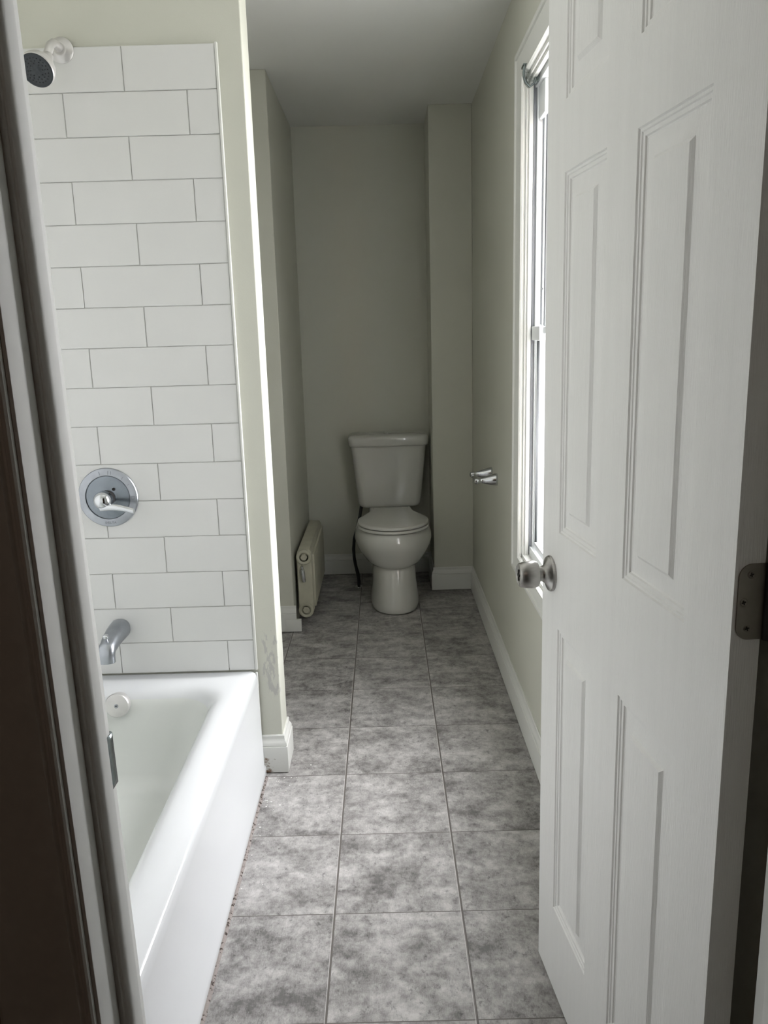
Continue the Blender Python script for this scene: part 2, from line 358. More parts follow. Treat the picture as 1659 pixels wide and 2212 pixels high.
# ------------------------------------------------------------------ window
def window():
    w = thing('window_1', 'white double-hung window mostly hidden behind the open door', 'window', (XR, (WY0+WY1)/2, WZ0), kind='structure')
    inv = rel(w)
    CW_S, CW_T, CW_B = .115, .092, .062
    # casing: moulded profile mitred around the opening (offset from the opening, depth into the room)
    prof = [(0, 0), (0, .010), (.004, .015), (.010, .015), (.014, .010), (.020, .010), (.40, .013), (.62, .016), (.78, .016), (.80, .021), (.90, .021), (.93, .017), (.97, .019), (1, .019), (1, 0)]
    def ring(t):
        f, d = t
        fs = f if f > .1 else f/.115; ft = f if f > .1 else f/.092; fb = f if f > .1 else f/.062
        return [Vector((XR-d, y, z)) for y, z in ((WY0-fs*CW_S, WZ0-fb*CW_B), (WY1+fs*CW_S, WZ0-fb*CW_B), (WY1+fs*CW_S, WZ1+ft*CW_T), (WY0-fs*CW_S, WZ1+ft*CW_T))]
    b = MB(); rs = [ring(t) for t in prof]
    b.rings(rs, True, False, False)
    b.build('casing', M['trim'], w, mtx=inv, angle=25)
    # wooden jamb lining
    b = MB(); J = .012
    b.box((XR-.001, WY1-J, WZ0), (XR+.10, WY1+.001, WZ1)); b.box((XR-.001, WY0-.001, WZ0), (XR+.10, WY0+J, WZ1))
    b.box((XR-.001, WY0, WZ1-J), (XR+.10, WY1, WZ1+.001)); b.box((XR-.001, WY0, WZ0-.001), (XR+.10, WY1, WZ0+J))
    b.box((XR+.006, WY1-J-.010, WZ0+J), (XR+.018, WY1-J, WZ1-J), .001); b.box((XR+.006, WY0+J, WZ1-J-.010), (XR+.018, WY1-J, WZ1-J), .001)
    b.build('jamb', M['trim'], w, mtx=inv)
    # vinyl frame: far side, near side, head, sloped sill
    y0, y1, z0, z1 = WY0+J, WY1-J, WZ0+J, WZ1-J; zm = 1.36
    b = MB()
    b.box((XR+.030, y1-.004, z0), (XR+.140, y1-.0005, z1)); b.box((XR+.030, y0+.0005, z0), (XR+.140, y0+.004, z1))
    for ya, yb in ((y1-.016, y1), (y0, y0+.016)):
        b.box((XR+.030, ya, z0), (XR+.034, yb, z1), .001); b.box((XR+.052, ya, z0), (XR+.058, yb, z1), .001); b.box((XR+.084, ya, z0), (XR+.094, yb, z1), .001)
    b.box((XR+.024, y0, z1-.022), (XR+.094, y1, z1), .002)
    b.rings([[Vector((XR+x, yy, z)) for x, z in ((.022, z0), (.022, z0+.030), (.094, z0+.012), (.094, z0))] for yy in (y0, y1)])
    b.build('window_frame', M['vinyl'], w, mtx=inv)
    b = MB()
    b.box((XR+.0205, y1-.003, z0+.004), (XR+.0300, y1, z1-.004)); b.box((XR+.0485, y1-.0075, zm+.02), (XR+.0600, y1, z1-.10)); b.box((XR+.0205, y1-.0032, z0+.004), (XR+.0215, y1, z1-.004))
    b.build('sash_track', M['track'], w, mtx=inv)
    # balance cover under the head at the far side
    b = MB().box((XR+.034, y1-.10, z1-.115), (XR+.050, y1-.006, z1-.020), .006); b.build('balance_cover', M['vinyl'], w, mtx=inv)
    zm = 1.36
    def sash(name, xa, xb, za, zb):
        s_ = .022 if name == 'lower_sash' else .034; b = MB(); ya, yb = y0+.006, y1-.006
        b.box((xa, ya, za), (xb, ya+s_, zb), .002); b.box((xa, yb-s_, za), (xb, yb, zb), .002)
        b.box((xa, ya+s_, za), (xb, yb-s_, za+s_), .002); b.box((xa, ya+s_, zb-s_), (xb, yb-s_, zb), .002)
        f = b.build(name, M['vinyl'], w, mtx=inv)
        g = MB().box(((xa+xb)/2-.002, ya+s_-.003, za+s_-.003), ((xa+xb)/2+.002, yb-s_+.003, zb-s_+.003)); g.build('pane', M['glass'], f, mtx=inv, smooth=False)
        return f
    sash('lower_sash', XR+.034, XR+.046, z0+.028, zm+.012)
    sash('upper_sash', XR+.060, XR+.082, zm-.020, z1-.022)
    b = MB().box((XR+.020, y1-.14, zm-.030), (XR+.036, y1-.012, zm+.014), .003); b.build('sash_rail', M['vinyl'], w, mtx=inv)
    b = MB().lathe([(.002, 0), (.003, 0), (.003, .002), (.001, .0025)], (XR+.051, y1-.0165, zm+.13), (0, -1, 0), 12); b.build('screw', M['track'], w, mtx=inv)
    return w
window()

# curtain rod bracket on the window casing
def bracket():
    bx, by, bz = XR+.022, 2.60, 2.112
    t = thing('curtain_rod_bracket', 'small chrome and clear plastic rod bracket at the top corner of the window casing', 'bracket', (bx, by, bz))
    inv = rel(t)
    b = MB().box((bx-.003, by-.020, bz-.030), (bx+.002, by+.020, bz+.018), .001); b.box((bx-.046, by-.020, bz+.011), (bx-.002, by+.016, bz+.018), .0012)
    b.build('bracket_plate', M['darkchrome'], t, mtx=inv)
    b = MB()
    pr = [(-.004, .010), (-.040, .010), (-.044, -.010), (-.038, -.030), (-.026, -.044), (-.014, -.036), (-.006, -.016)]
    b.prism([(bx+p[0], bz+p[1]) for p in pr], 'y', by-.014, by+.010); b.build('clear_hook', M['clear'], t, mtx=inv, bevel=.002)
    b = MB(); b.tube([(bx-.041, by-.017, bz+.012), (bx-.045, by-.017, bz-.010), (bx-.038, by-.017, bz-.032), (bx-.026, by-.017, bz-.046), (bx-.013, by-.017, bz-.036), (bx-.004, by-.017, bz-.004)], .0036, 10)
    b.build('hook_wire', M['darkchrome'], t, mtx=inv)
bracket()

# ------------------------------------------------------------------ door frame
def lean(b):   # this side of the frame is slightly out of plumb
    for v in b.bm.verts: v.co.x -= .0155*(v.co.z-.75)
def door_frame():
    b = MB(); f0 = .692   # hall-side edge of the jamb
    b.box((XJ0-.019, f0, 0), (XJ0, YF, 2.06), .0012)
    # stop with a moulded front edge
    st = [(0, .737), (.003, .737), (.0045, .7375), (.006, .7395), (.0085, .7395), (.0105, .741), (.0125, .744), (.0135, .748), (.0135, .766), (0, .766)]
    b.prism([(XJ0+x, y) for x, y in st], 'z', 0, 2.045)
    lean(b)
    o = struct('trim_2', b, M['frame'], 'left door jamb with stop and strike plate', 'door jamb', angle=25)
    # strike plate lip curving out past the jamb edge
    p = MB()
    arc = [(XJ0+.0006, .782), (XJ0+.0006, .806), (XJ0+.0008, YF+.001), (XJ0-.001, YF+.005), (XJ0-.005, YF+.009)]
    zc, hz = .905, .030
    def row(z, k): return [Vector((x, y if i < 3 else YF+.001+(y-YF-.001)*k, z)) for i, (x, y) in enumerate(arc)]
    zs = [(-1, .3), (-.8, .8), (-.6, 1), (.6, 1), (.8, .8), (1, .3)]
    rr = [row(zc+a*hz, k) for a, k in zs]
    p.rings(rr, False, False, False); lean(p)
    s = p.build('strike_plate', M['darkchrome'], o); sm = s.modifiers.new('thickness', 'SOLIDIFY'); sm.thickness = .0014; sm.offset = 1
    b = MB(); b.box((XJ1, f0, 0), (XJ1+.019, YF, 2.06), .0012); b.box((XJ1-.0135, .737, 0), (XJ1, .766, 2.045), .002)
    struct('trim_3', b, M['frame'], 'right door jamb beside the hinges', 'door jamb')
    b = MB().box((XJ0-.019, f0, 2.045), (XJ1+.019, YF, 2.065)); struct('trim_4', b, M['frame'], smooth=False)
    # hall-side casing, colonial profile, left and right
    cp = [(0, 0), (0, .006), (.002, .008), (.005, .008), (.007, .006), (.009, .0065), (.012, .010), (.020, .012), (.060, .0125), (.066, .015), (.076, .017), (.086, .0165), (.091, .013), (.092, 0)]
    for nm, s_, x0, lb in (('trim_5', -1, XJ0-.004, 'dark moulded casing left of the doorway'), ('trim_6', 1, XJ1+.004, None)):
        b = MB(); b.prism([(x0+s_*x, f0-y) for x, y in cp], 'z', 0, 2.12)
        if s_ == -1: lean(b)
        struct(nm, b, M['frame'], lb, 'door casing' if lb else None, angle=25)
    b = MB(); b.box((XJ0-.095, f0-.012, 2.065), (XJ1+.095, f0, 2.125)); struct('trim_7', b, M['frame'], smooth=False)
door_frame()

# ------------------------------------------------------------------ door
def door():
    th = R(6.0); P0 = Vector((.312, 1.531, 0)); DW, DT = .686, .035
    dr = Vector((math.sin(th), -math.cos(th), 0))        # from free edge to hinge edge
    nn = Vector((-math.cos(th), -math.sin(th), 0))       # towards the room
    t = thing('door_1', 'white six-panel door standing open against the right wall', 'door', P0, 0, kind='structure')
    def W(s, z, d): return Vector(dr*s+nn*(d+.0045*z*(1-s/DW))+Vector((0, 0, z)))   # local to the Empty
    cols = [(.095, .277), (.384, .578)]; rows = [(.195, .802), (.990, 1.616), (1.730, 1.925)]
    Z0, Z1 = .006, 2.035
    prof = [(.0, 0), (.002, -.0025), (.0055, -.0028), (.007, -.0045), (.012, -.0052), (.0135, -.0075), (.016, -.0085), (.019, -.0085), (.043, -.0050), (.0490, -.0003)]
    b = MB()
    for side in (1, -1):
        def P(s, z, d): return W(s, z, d if side == 1 else -DT-d)
        ss = [0, cols[0][0], cols[0][1], cols[1][0], cols[1][1], DW]; zs = [Z0, rows[0][0], rows[0][1], rows[1][0], rows[1][1], rows[2][0], rows[2][1], Z1]
        for i in range(5):
            for j in range(7):
                if i in (1, 3) and j in (1, 3, 5):
                    s0, s1, z0, z1 = ss[i], ss[i+1], zs[j], zs[j+1]
                    rs = [[P(s0+o, z0+o, d), P(s1-o, z0+o, d), P(s1-o, z1-o, d), P(s0+o, z1-o, d)] for o, d in prof]
                    b.rings(rs, True, False, True)
                else:
                    b._f([b.bm.verts.new(P(s, z, 0)) for s, z in ((ss[i], zs[j]), (ss[i+1], zs[j]), (ss[i+1], zs[j+1]), (ss[i], zs[j+1]))])
    for s in (0, DW):
        b._f([b.bm.verts.new(W(s, z, d)) for z, d in ((Z0, 0), (Z1, 0), (Z1, -DT), (Z0, -DT))])
    for z in (Z0, Z1):
        b._f([b.bm.verts.new(W(s, z, d)) for s, d in ((0, 0), (DW, 0), (DW, -DT), (0, -DT))])
    b.build('door_leaf', M['doorpaint'], t, angle=20)
    # knob set, both sides
    s_, z_ = .052, .900
    o = W(s_, z_, 0)
    b = MB().lathe([(.0345, -.001), (.0348, .003), (.033, .006), (.026, .008), (.019, .012), (.0155, .017), (.0145, .020), (.0145, .027), (.0, .027)], o, nn, 56)
    ro = b.build('rosette', M['satin'], t, angle=30)
    b = MB().lathe([(.012, .026), (.021, .0265), (.0245, .0285), (.0262, .034), (.0264, .042), (.0255, .052), (.0232, .0615), (.0205, .0645), (.0185, .0640), (.0175, .0625), (.010, .0632), (.003, .0640), (.001, .0640)], o, nn, 56)
    k = b.build('door_knob', M['satin'], t, angle=30)
    c = o+nn*.0642
    up = Vector((0, 0, 1)); b = MB()
    for u0, u1, v0, v1 in ((-.0018, .0018, -.011, .011), (-.0055, .0055, -.0022, .0022)):
        b.rings([[c+dr*a+up*q+nn*h for a, q in ((u0, v0), (u1, v0), (u1, v1), (u0, v1))] for h in (-.0015, .0012)])
    b.build('privacy_slot', M['darkhole'], k)
    b = MB().lathe([(.0345, 0), (.033, .006), (.018, .012), (.0145, .020), (.0145, .030), (.0225, .034), (.0252, .042), (.022, .055), (.0, .057)], W(s_, z_, -DT), -nn, 40)
    b.build('back_knob', M['satin'], t)
    b = MB(); 
    b.rings([[W(s, z, d) for z, d in ((z_-.028, -.005), (z_+.028, -.005), (z_+.028, -.030), (z_-.028, -.030))] for s in (-.0012, .001)])
    b.build('latch_plate', M['satin'], t)
    # hinges on the edge facing the hall
    def hinge(zc):
        h2, rad = .0445, .0155; dd0, dd1 = -.0045, -DT-.001
        pts = []
        for i in range(9):
            a = math.pi/2*i/8; pts.append((zc+h2-rad+rad*math.cos(math.pi/2-a), dd0-rad+rad*math.sin(math.pi/2-a)) if False else (zc+h2-rad+rad*math.sin(a), dd0-rad+rad*math.cos(a)))
        top = pts; bot = [(2*zc-z, d) for z, d in reversed(pts)]
        poly = top+[(zc+h2, dd1), (zc-h2, dd1)]+bot
        b = MB(); b.rings([[W(DW+e, z, d) for z, d in poly] for e in (-.0005, .0016)])
        hg = b.build('hinge', M['brass'], t, angle=25)
        b = MB(); b.lathe([(.0062, -.0445), (.0062, .0445)], W(DW+.004, zc, -DT-.006), (0, 0, 1), 20)
        b.lathe([(.003, .0445), (.005, .046), (.004, .050), (.0, .051)], W(DW+.004, zc, -DT-.006), (0, 0, 1), 16)
        b.build('hinge_knuckle', M['darkhole'], hg)
        # jamb leaf
        for dz_, dd in ((.032, -.0185), (0, -.0115), (-.031, -.0175)):
            b = MB(); cc = W(DW+.0014, zc+dz_, dd); b.lathe([(.0044, 0), (.0044, .0006), (.0038, .0009), (.001, .0005)], cc, dr, 20); sc_ = b.build('screw', M['brass'], hg)
            b = MB(); c2 = W(DW+.0022, zc+dz_, dd)
            for a in (.3, .3+math.pi/2):
                u = up*math.cos(a)+nn*math.sin(a); v = up*-math.sin(a)+nn*math.cos(a)
                b.rings([[c2+u*p*.0026+v*q*.0006+dr*h for p, q in ((-1, -1), (1, -1), (1, 1), (-1, 1))] for h in (-.0006, .0004)])
            b.build('screw_slot', M['darkhole'], hg)
    for zc in (.30, 1.053, 1.80): hinge(zc)
door()

# ------------------------------------------------------------------ bathtub
def rrect(cx, cy, hx, hy, r, n=10):
    pts = []
    for k, (sx, sy) in enumerate(((1, 1), (-1, 1), (-1, -1), (1, -1))):
        for i in range(n+1):
            a = math.pi/2*(k+i/n); pts.append((cx+sx*(hx-r)+r*math.cos(a), cy+sy*(hy-r)+r*math.sin(a)))
    return pts
TX0, TX1, TY0, TY1, TZ = XL+.002, -.4185, YF+.002, YT-.012, .350
def bathtub():
    t = thing('bathtub', 'white enamelled steel bathtub with a plain apron below the tiled wall', 'bathtub', ((TX0+TX1)/2, (TY0+TY1)/2, 0))
    inv = rel(t)
    ocx, ocy = (TX0+TX1)/2, (TY0+TY1)/2; ohx, ohy = (TX1-TX0)/2, (TY1-TY0)/2
    # inner opening
    ix0, ix1, iy0, iy1 = TX0+.055, TX1-.082, TY0+.09, TY1-.075
    cx, cy, hx, hy = (ix0+ix1)/2, (iy0+iy1)/2, (ix1-ix0)/2, (iy1-iy0)/2
    def ring(cx, cy, hx, hy, r, z): return [Vector((x, y, z)) for x, y in rrect(cx, cy, hx, hy, r, 12)]
    b = MB()
    rs = [ring(ocx+.006, ocy, ohx+.006, ohy, .004, 0.0), ring(ocx+.006, ocy, ohx+.006, ohy, .004, .026), ring(ocx+.0035, ocy, ohx+.0035, ohy, .004, .030),
          ring(ocx+.0010, ocy, ohx+.0010, ohy, .006, TZ-.030), ring(ocx, ocy, ohx, ohy, .008, TZ-.012), ring(ocx, ocy, ohx-.0025, ohy-.001, .009, TZ-.004), ring(ocx, ocy, ohx-.008, ohy-.003, .010, TZ)]
    b.rings(rs, True, False, False)
    # deck and basin
    base = ring(ocx, ocy, ohx-.008, ohy-.003, .010, TZ)
    levels = [(-.016, TZ-.001, .128), (-.004, TZ-.003, .122), (.008, TZ-.008, .118), (.019, TZ-.018, .114), (.028, TZ-.034, .110), (.035, TZ-.058, .106), (.052, .20, .10), (.075, .105, .10), (.095, .075, .10), (.125, .058, .09), (.17, .052, .07)]
    rs = [base]+[ring(cx, cy-(0), hx-o, hy-o*1.15, r, z) for o, z, r in levels]
    n0 = len(b.bm.verts)
    b.mi = 0; b.rings(rs[:6], True, False, False)
    b.mi = 1; b.rings(rs[5:], True, False, True)
    b.build('tub_body', [M['tub'], M['basin']], t, mtx=inv, angle=60)
    # overflow plate on the sloping end wall
    oy = iy1-.042; oz = .306; ox = -.815
    ax = Vector((0, -1, .17)).normalized()
    b = MB().lathe([(.0345, -.012), (.0365, .006), (.0365, .012), (.034, .0155), (.030, .0165), (.002, .0185), (.001, .0185)], (ox, oy, oz), ax, 56)
    ov = b.build('overflow_plate', M['whitemetal'], t, mtx=inv, angle=40)
    b = MB().lathe([(.0062, .017), (.0062, .0192), (.0045, .0205), (.0035, .0198), (.001, .0198)], (ox, oy, oz), ax, 24); s = b.build('screw', M['dullchrome'], ov, mtx=inv)
    b = MB().lathe([(.0022, .019), (.0022, .0205), (.0, .0205)], (ox, oy, oz), ax, 10); b.build('screw_slot', M['darkhole'], ov, mtx=inv)
    # drain
    b = MB().lathe([(.034, -.002), (.034, .002), (.030, .0035), (.022, .001), (.020, -.004), (.001, -.004)], (-.795, 1.90, .053), (0, 0, 1), 40); dr_ = b.build('drain', M['dullchrome'], t, mtx=inv)
    b = MB().lathe([(.009, -.003), (.009, .004), (.006, .006), (.0, .006)], (-.795, 1.90, .053), (0, 0, 1), 20); b.build('drain_post', M['darkhole'], dr_, mtx=inv)
bathtub()

def caulk_line():
    rng = random.Random(5); b = MB(); pts = []
    y = .83; n = 70; ys = [y+(2.30-y)*i/(n-1) for i in range(n)]
    rs = []
    for y in ys:
        w = .0088+rng.uniform(-.0012, .0012); h = .003+rng.uniform(0, .0015)
        x0 = -.4072
        rs.append([Vector((x0-.006, y, 0)), Vector((x0-.006, y, h)), Vector((x0+w*.5, y, h)), Vector((x0+w, y, .0005)), Vector((x0+w, y, 0))])
    b.rings(rs)
    struct('trim_8', b, M['crud'], 'crumbling dirty joint between tub apron and floor', 'caulk', smooth=False)
    c = MB().tube([(TX1+.0005, YT-.010, z) for z in (.02, .15, .30, .345)], .0035, 10); struct('trim_9', c, M['caulk'], 'white caulk bead between tub apron and partition', 'caulk')
caulk_line()

def chips():
    rng = random.Random(11); b = MB()
    for i in range(75):
        y = 2.30-abs(rng.gauss(0, .16)); x = -.395+abs(rng.gauss(0, .045))
        if i % 6 == 0: x = -.40+rng.uniform(0, .02); y = rng.uniform(1.7, 2.3)
        if i % 20 == 0: x = -.33+rng.uniform(0, .12); y = rng.uniform(2.1, 2.55)
        r = rng.uniform(.0008, .0028) if i % 9 else rng.uniform(.003, .0055); a0 = rng.uniform(0, 6)
        k = rng.randint(4, 6); st = rng.uniform(.4, 1)
        pp = [(x+r*math.cos(a0+6.283*j/k)*rng.uniform(.6, 1.1), y+r*st*math.sin(a0+6.283*j/k)*rng.uniform(.6, 1.1)) for j in range(k)]
        b.rings([[Vector((p[0], p[1], z)) for p in pp] for z in (.0002, .0016)])
    b.build('paint_chips', M['chips'], smooth=False, kind='stuff', label='white paint flakes scattered on the floor beside the partition foot', category='debris')
chips()

# ------------------------------------------------------------------ shower valve
YW = YT-.0098   # tile face
def valve():
    cx, cz = -.823, .912
    t = thing('shower_valve', 'round worn chrome shower valve with one lever on the white tiles', 'shower valve', (cx, YW, cz)); inv = rel(t)
    A = (0, -1, 0); c = (cx, YW, cz)
    b = MB().lathe([(.0885, -.001), (.0885, .003), (.0865, .0055), (.082, .0068), (.0665, .0072), (.0655, .0066), (.0640, .0040), (.001, .0040)], c, A, 72)
    pl_ = b.build('escutcheon', M['dullchrome'], t, mtx=inv, angle=22)
    b = MB().lathe([(.0638, .0045), (.060, .0050), (.045, .0075), (.030, .0118), (.026, .0132), (.001, .0132)], c, A, 64); b.build('dish', M['dish'], pl_, mtx=inv, angle=30)
    b = MB().lathe([(.0235, .012), (.0235, .030), (.022, .032), (.021, .0325), (.021, .040), (.0, .040)], c, A, 40); b.build('valve_sleeve', M['darkhole'], t, mtx=inv)
    b = MB().lathe([(.0255, .032), (.0265, .036), (.0268, .046), (.0255, .056), (.0215, .065), (.015, .071), (.007, .0745), (.0, .0755)], c, A, 48); h = b.build('handle_hub', M['chrome'], t, mtx=inv)
    # lever: flat-topped bar running to the right and slightly down
    b = MB(); rs = []
    n = 9
    for i in range(n):
        f = i/(n-1); px = cx-.006+f*.098; pz = cz-.020-.010*f+.006*math.sin(math.pi*f); py = YW-.060-.004*f
        hw = .0098-.001*f; ht = .0066+.001*f
        rs.append([Vector((px, py+ht*math.sin(a)*1.0, pz+hw*math.cos(a))) for a in [2*math.pi*k/12 for k in range(12)]])
    b.rings(rs); b.build('lever', M['chrome'], h, mtx=inv)
    b = MB().lathe([(.0045, .010), (.0045, .0145), (.002, .0135), (.0, .0135)], (cx+.022, YW, cz+.026), A, 16); b.build('screw', M['darkhole'], pl_, mtx=inv)
    # marks on the rim: ticks, small square and the word at the foot
    b = MB()
    for a, l_, w_ in ((104, .006, .0006), (84, .006, .0008), (78, .006, .0006), (50, .005, .0006), (30, .004, .0006)):
        a = R(a); u = Vector((math.cos(a), 0, math.sin(a))); v = Vector((-math.sin(a), 0, math.cos(a)))
        for k in (0,):
            o = Vector(c)+u*.0745+Vector((0, -.0070, 0))
            b.rings([[o+u*p*l_+v*q*w_+Vector((0, -h_, 0)) for p, q in ((-1, -1), (1, -1), (1, 1), (-1, 1))] for h_ in (-.001, .0006)])
    o = Vector(c)+Vector((.0745, -.0070, -.002))
    for sx, sz, wx, wz in ((-.004, 0, .0006, .0045), (.004, 0, .0006, .0045), (0, .004, .0045, .0006), (0, -.004, .0045, .0006), (0, 0, .0012, .0012)):
        b.rings([[o+Vector((sx+p*wx, -h_, sz+q*wz)) for p, q in ((-1, -1), (1, -1), (1, 1), (-1, 1))] for h_ in (-.001, .0006)])
    b.build('rim_marks', M['mark'], pl_, mtx=inv, kind='stuff')
    fc = bpy.data.curves.new('lettering', 'FONT'); fc.body = 'DELTA'; fc.size = .0095; fc.space_character = 1.25; fc.align_x = 'CENTER'; fc.extrude = .0003
    fo = bpy.data.objects.new('tmp', fc); C.objects.link(fo); bpy.context.view_layer.update()
    me = bpy.data.meshes.new_from_object(fo.evaluated_get(bpy.context.evaluated_depsgraph_get())); bpy.data.objects.remove(fo)
    me.name = 'lettering'; me.materials.clear(); me.materials.append(M['mark'])
    lo = bpy.data.objects.new('lettering', me); C.objects.link(lo); lo.parent = pl_; lo.rotation_euler = (R(90), 0, 0); lo.location = (0.002, -.0074, -.0785)
valve()

def spout():
    cx, cz = -.826, .503
    t = thing('tub_spout', 'dull chrome tub spout with diverter pull under the valve', 'tub spout', (cx, YW, cz)); inv = rel(t)
    b = MB(); rs = []
    secs = [(0.000, .0290, .0290, 0), (.004, .0300, .0300, 0), (.030, .0300, .0295, -.0005), (.060, .0285, .0275, -.002), (.085, .0270, .0255, -.005), (.105, .0260, .0240, -.009), (.120, .0250, .0220, -.014)]
    n = 28
    for d, hw, hh, dz in secs:
        rs.append([Vector((cx+hw*math.copysign(abs(math.cos(a))**.85, math.cos(a)), YW-d, cz+dz+hh*math.copysign(abs(math.sin(a))**.85, math.sin(a)))) for a in [2*math.pi*k/n for k in range(n)]])
    # bend down into the mouth
    for ang, hw, hh in ((25, .0248, .0205), (50, .0245, .0190), (75, .0240, .0180), (90, .0238, .0175)):
        a0 = R(ang); o = Vector((cx, YW-.120-.020*math.sin(a0), cz-.014-.022*(1-math.cos(a0))))
        e2 = Vector((0, -math.sin(a0), math.cos(a0)))
        rs.append([o+Vector((hw*math.copysign(abs(math.cos(a))**.8, math.cos(a)), 0, 0))+e2*hh*math.copysign(abs(math.sin(a))**.8, math.sin(a)) for a in [2*math.pi*k/n for k in range(n)]])
    o = rs[-1]; rs.append([p+Vector((0, 0, -.018)) for p in o])
    rs.append([Vector((cx+(p.x-cx)*.85, (YW-.140)+(p.y-(YW-.140))*.85, p.z)) for p in rs[-1]])
    rs.append([p+Vector((0, 0, .01)) for p in rs[-1]])
    b.rings(rs); b.build('spout_body', M['dullchrome'], t, mtx=inv, angle=40)
    b = MB().lathe([(.0045, -.004), (.0035, .006), (.0045, .008), (.0075, .010), (.0085, .014), (.0080, .018), (.005, .0205), (.0, .021)], (cx, YW-.128, cz+.008), (0, -.25, 1), 24)
    b.build('diverter_knob', M['chrome'], t, mtx=inv)
spout()

def shower():
    cx, cz = -.826, 2.116
    t = thing('shower', 'chrome shower head with black spray face on a short arm above the tiles', 'shower head', (cx, YW, cz)); inv = rel(t)
    b = MB().lathe([(.0320, -.001), (.0325, .002), (.030, .005), (.024, .009), (.019, .0125), (.0155, .014), (.0145, .014), (.0, .014)], (cx, YW, cz), (0, -1, 0), 48); b.build('flange', M['whitemetal'], t, mtx=inv)
    P = [(cx, YW-.004, cz+.001), (cx, YW-.03, cz+.003), (cx, YW-.055, cz+.000), (cx, YW-.076, cz-.012), (cx-.002, YW-.092, cz-.034), (cx-.004, YW-.102, cz-.052)]
    b = MB().tube(P, .0105, 20); b.build('shower_arm', M['whitemetal'], t, mtx=inv)
    ax = Vector((-.10, -.78, -.62)).normalized(); o = Vector((cx-.003, YW-.096, cz-.046))
    b = MB().lathe([(.013, -.006), (.0150, .0), (.0150, .010), (.0185, .013), (.0195, .022), (.0200, .030), (.026, .038), (.035, .048), (.0405, .058), (.0425, .068), (.0425, .076), (.0405, .078)], o, ax, 56)
    hb = b.build('head_body', M['whitemetal'], t, mtx=inv, angle=30)
    b = MB().lathe([(.0405, .070), (.0405, .0790), (.037, .0800), (.034, .0785), (.012, .0790), (.010, .0800), (.0, .0800)], o, ax, 56); fc = b.build('spray_face', M['headface'], t, mtx=inv, angle=30)
    e1 = ax.cross(Vector((0, 0, 1))).normalized(); e2 = ax.cross(e1); b = MB()
    for rr, n in ((.016, 8), (.022, 14), (.029, 22)):
        for k in range(n):
            a = 2*math.pi*k/n; c = o+ax*.0785+(e1*math.cos(a)+e2*math.sin(a))*rr; b.lathe([(.0013, -.001), (.0012, .0018), (.0, .0020)], c, ax, 6)
    b.build('nozzles', M['black'], fc, mtx=inv)
shower()

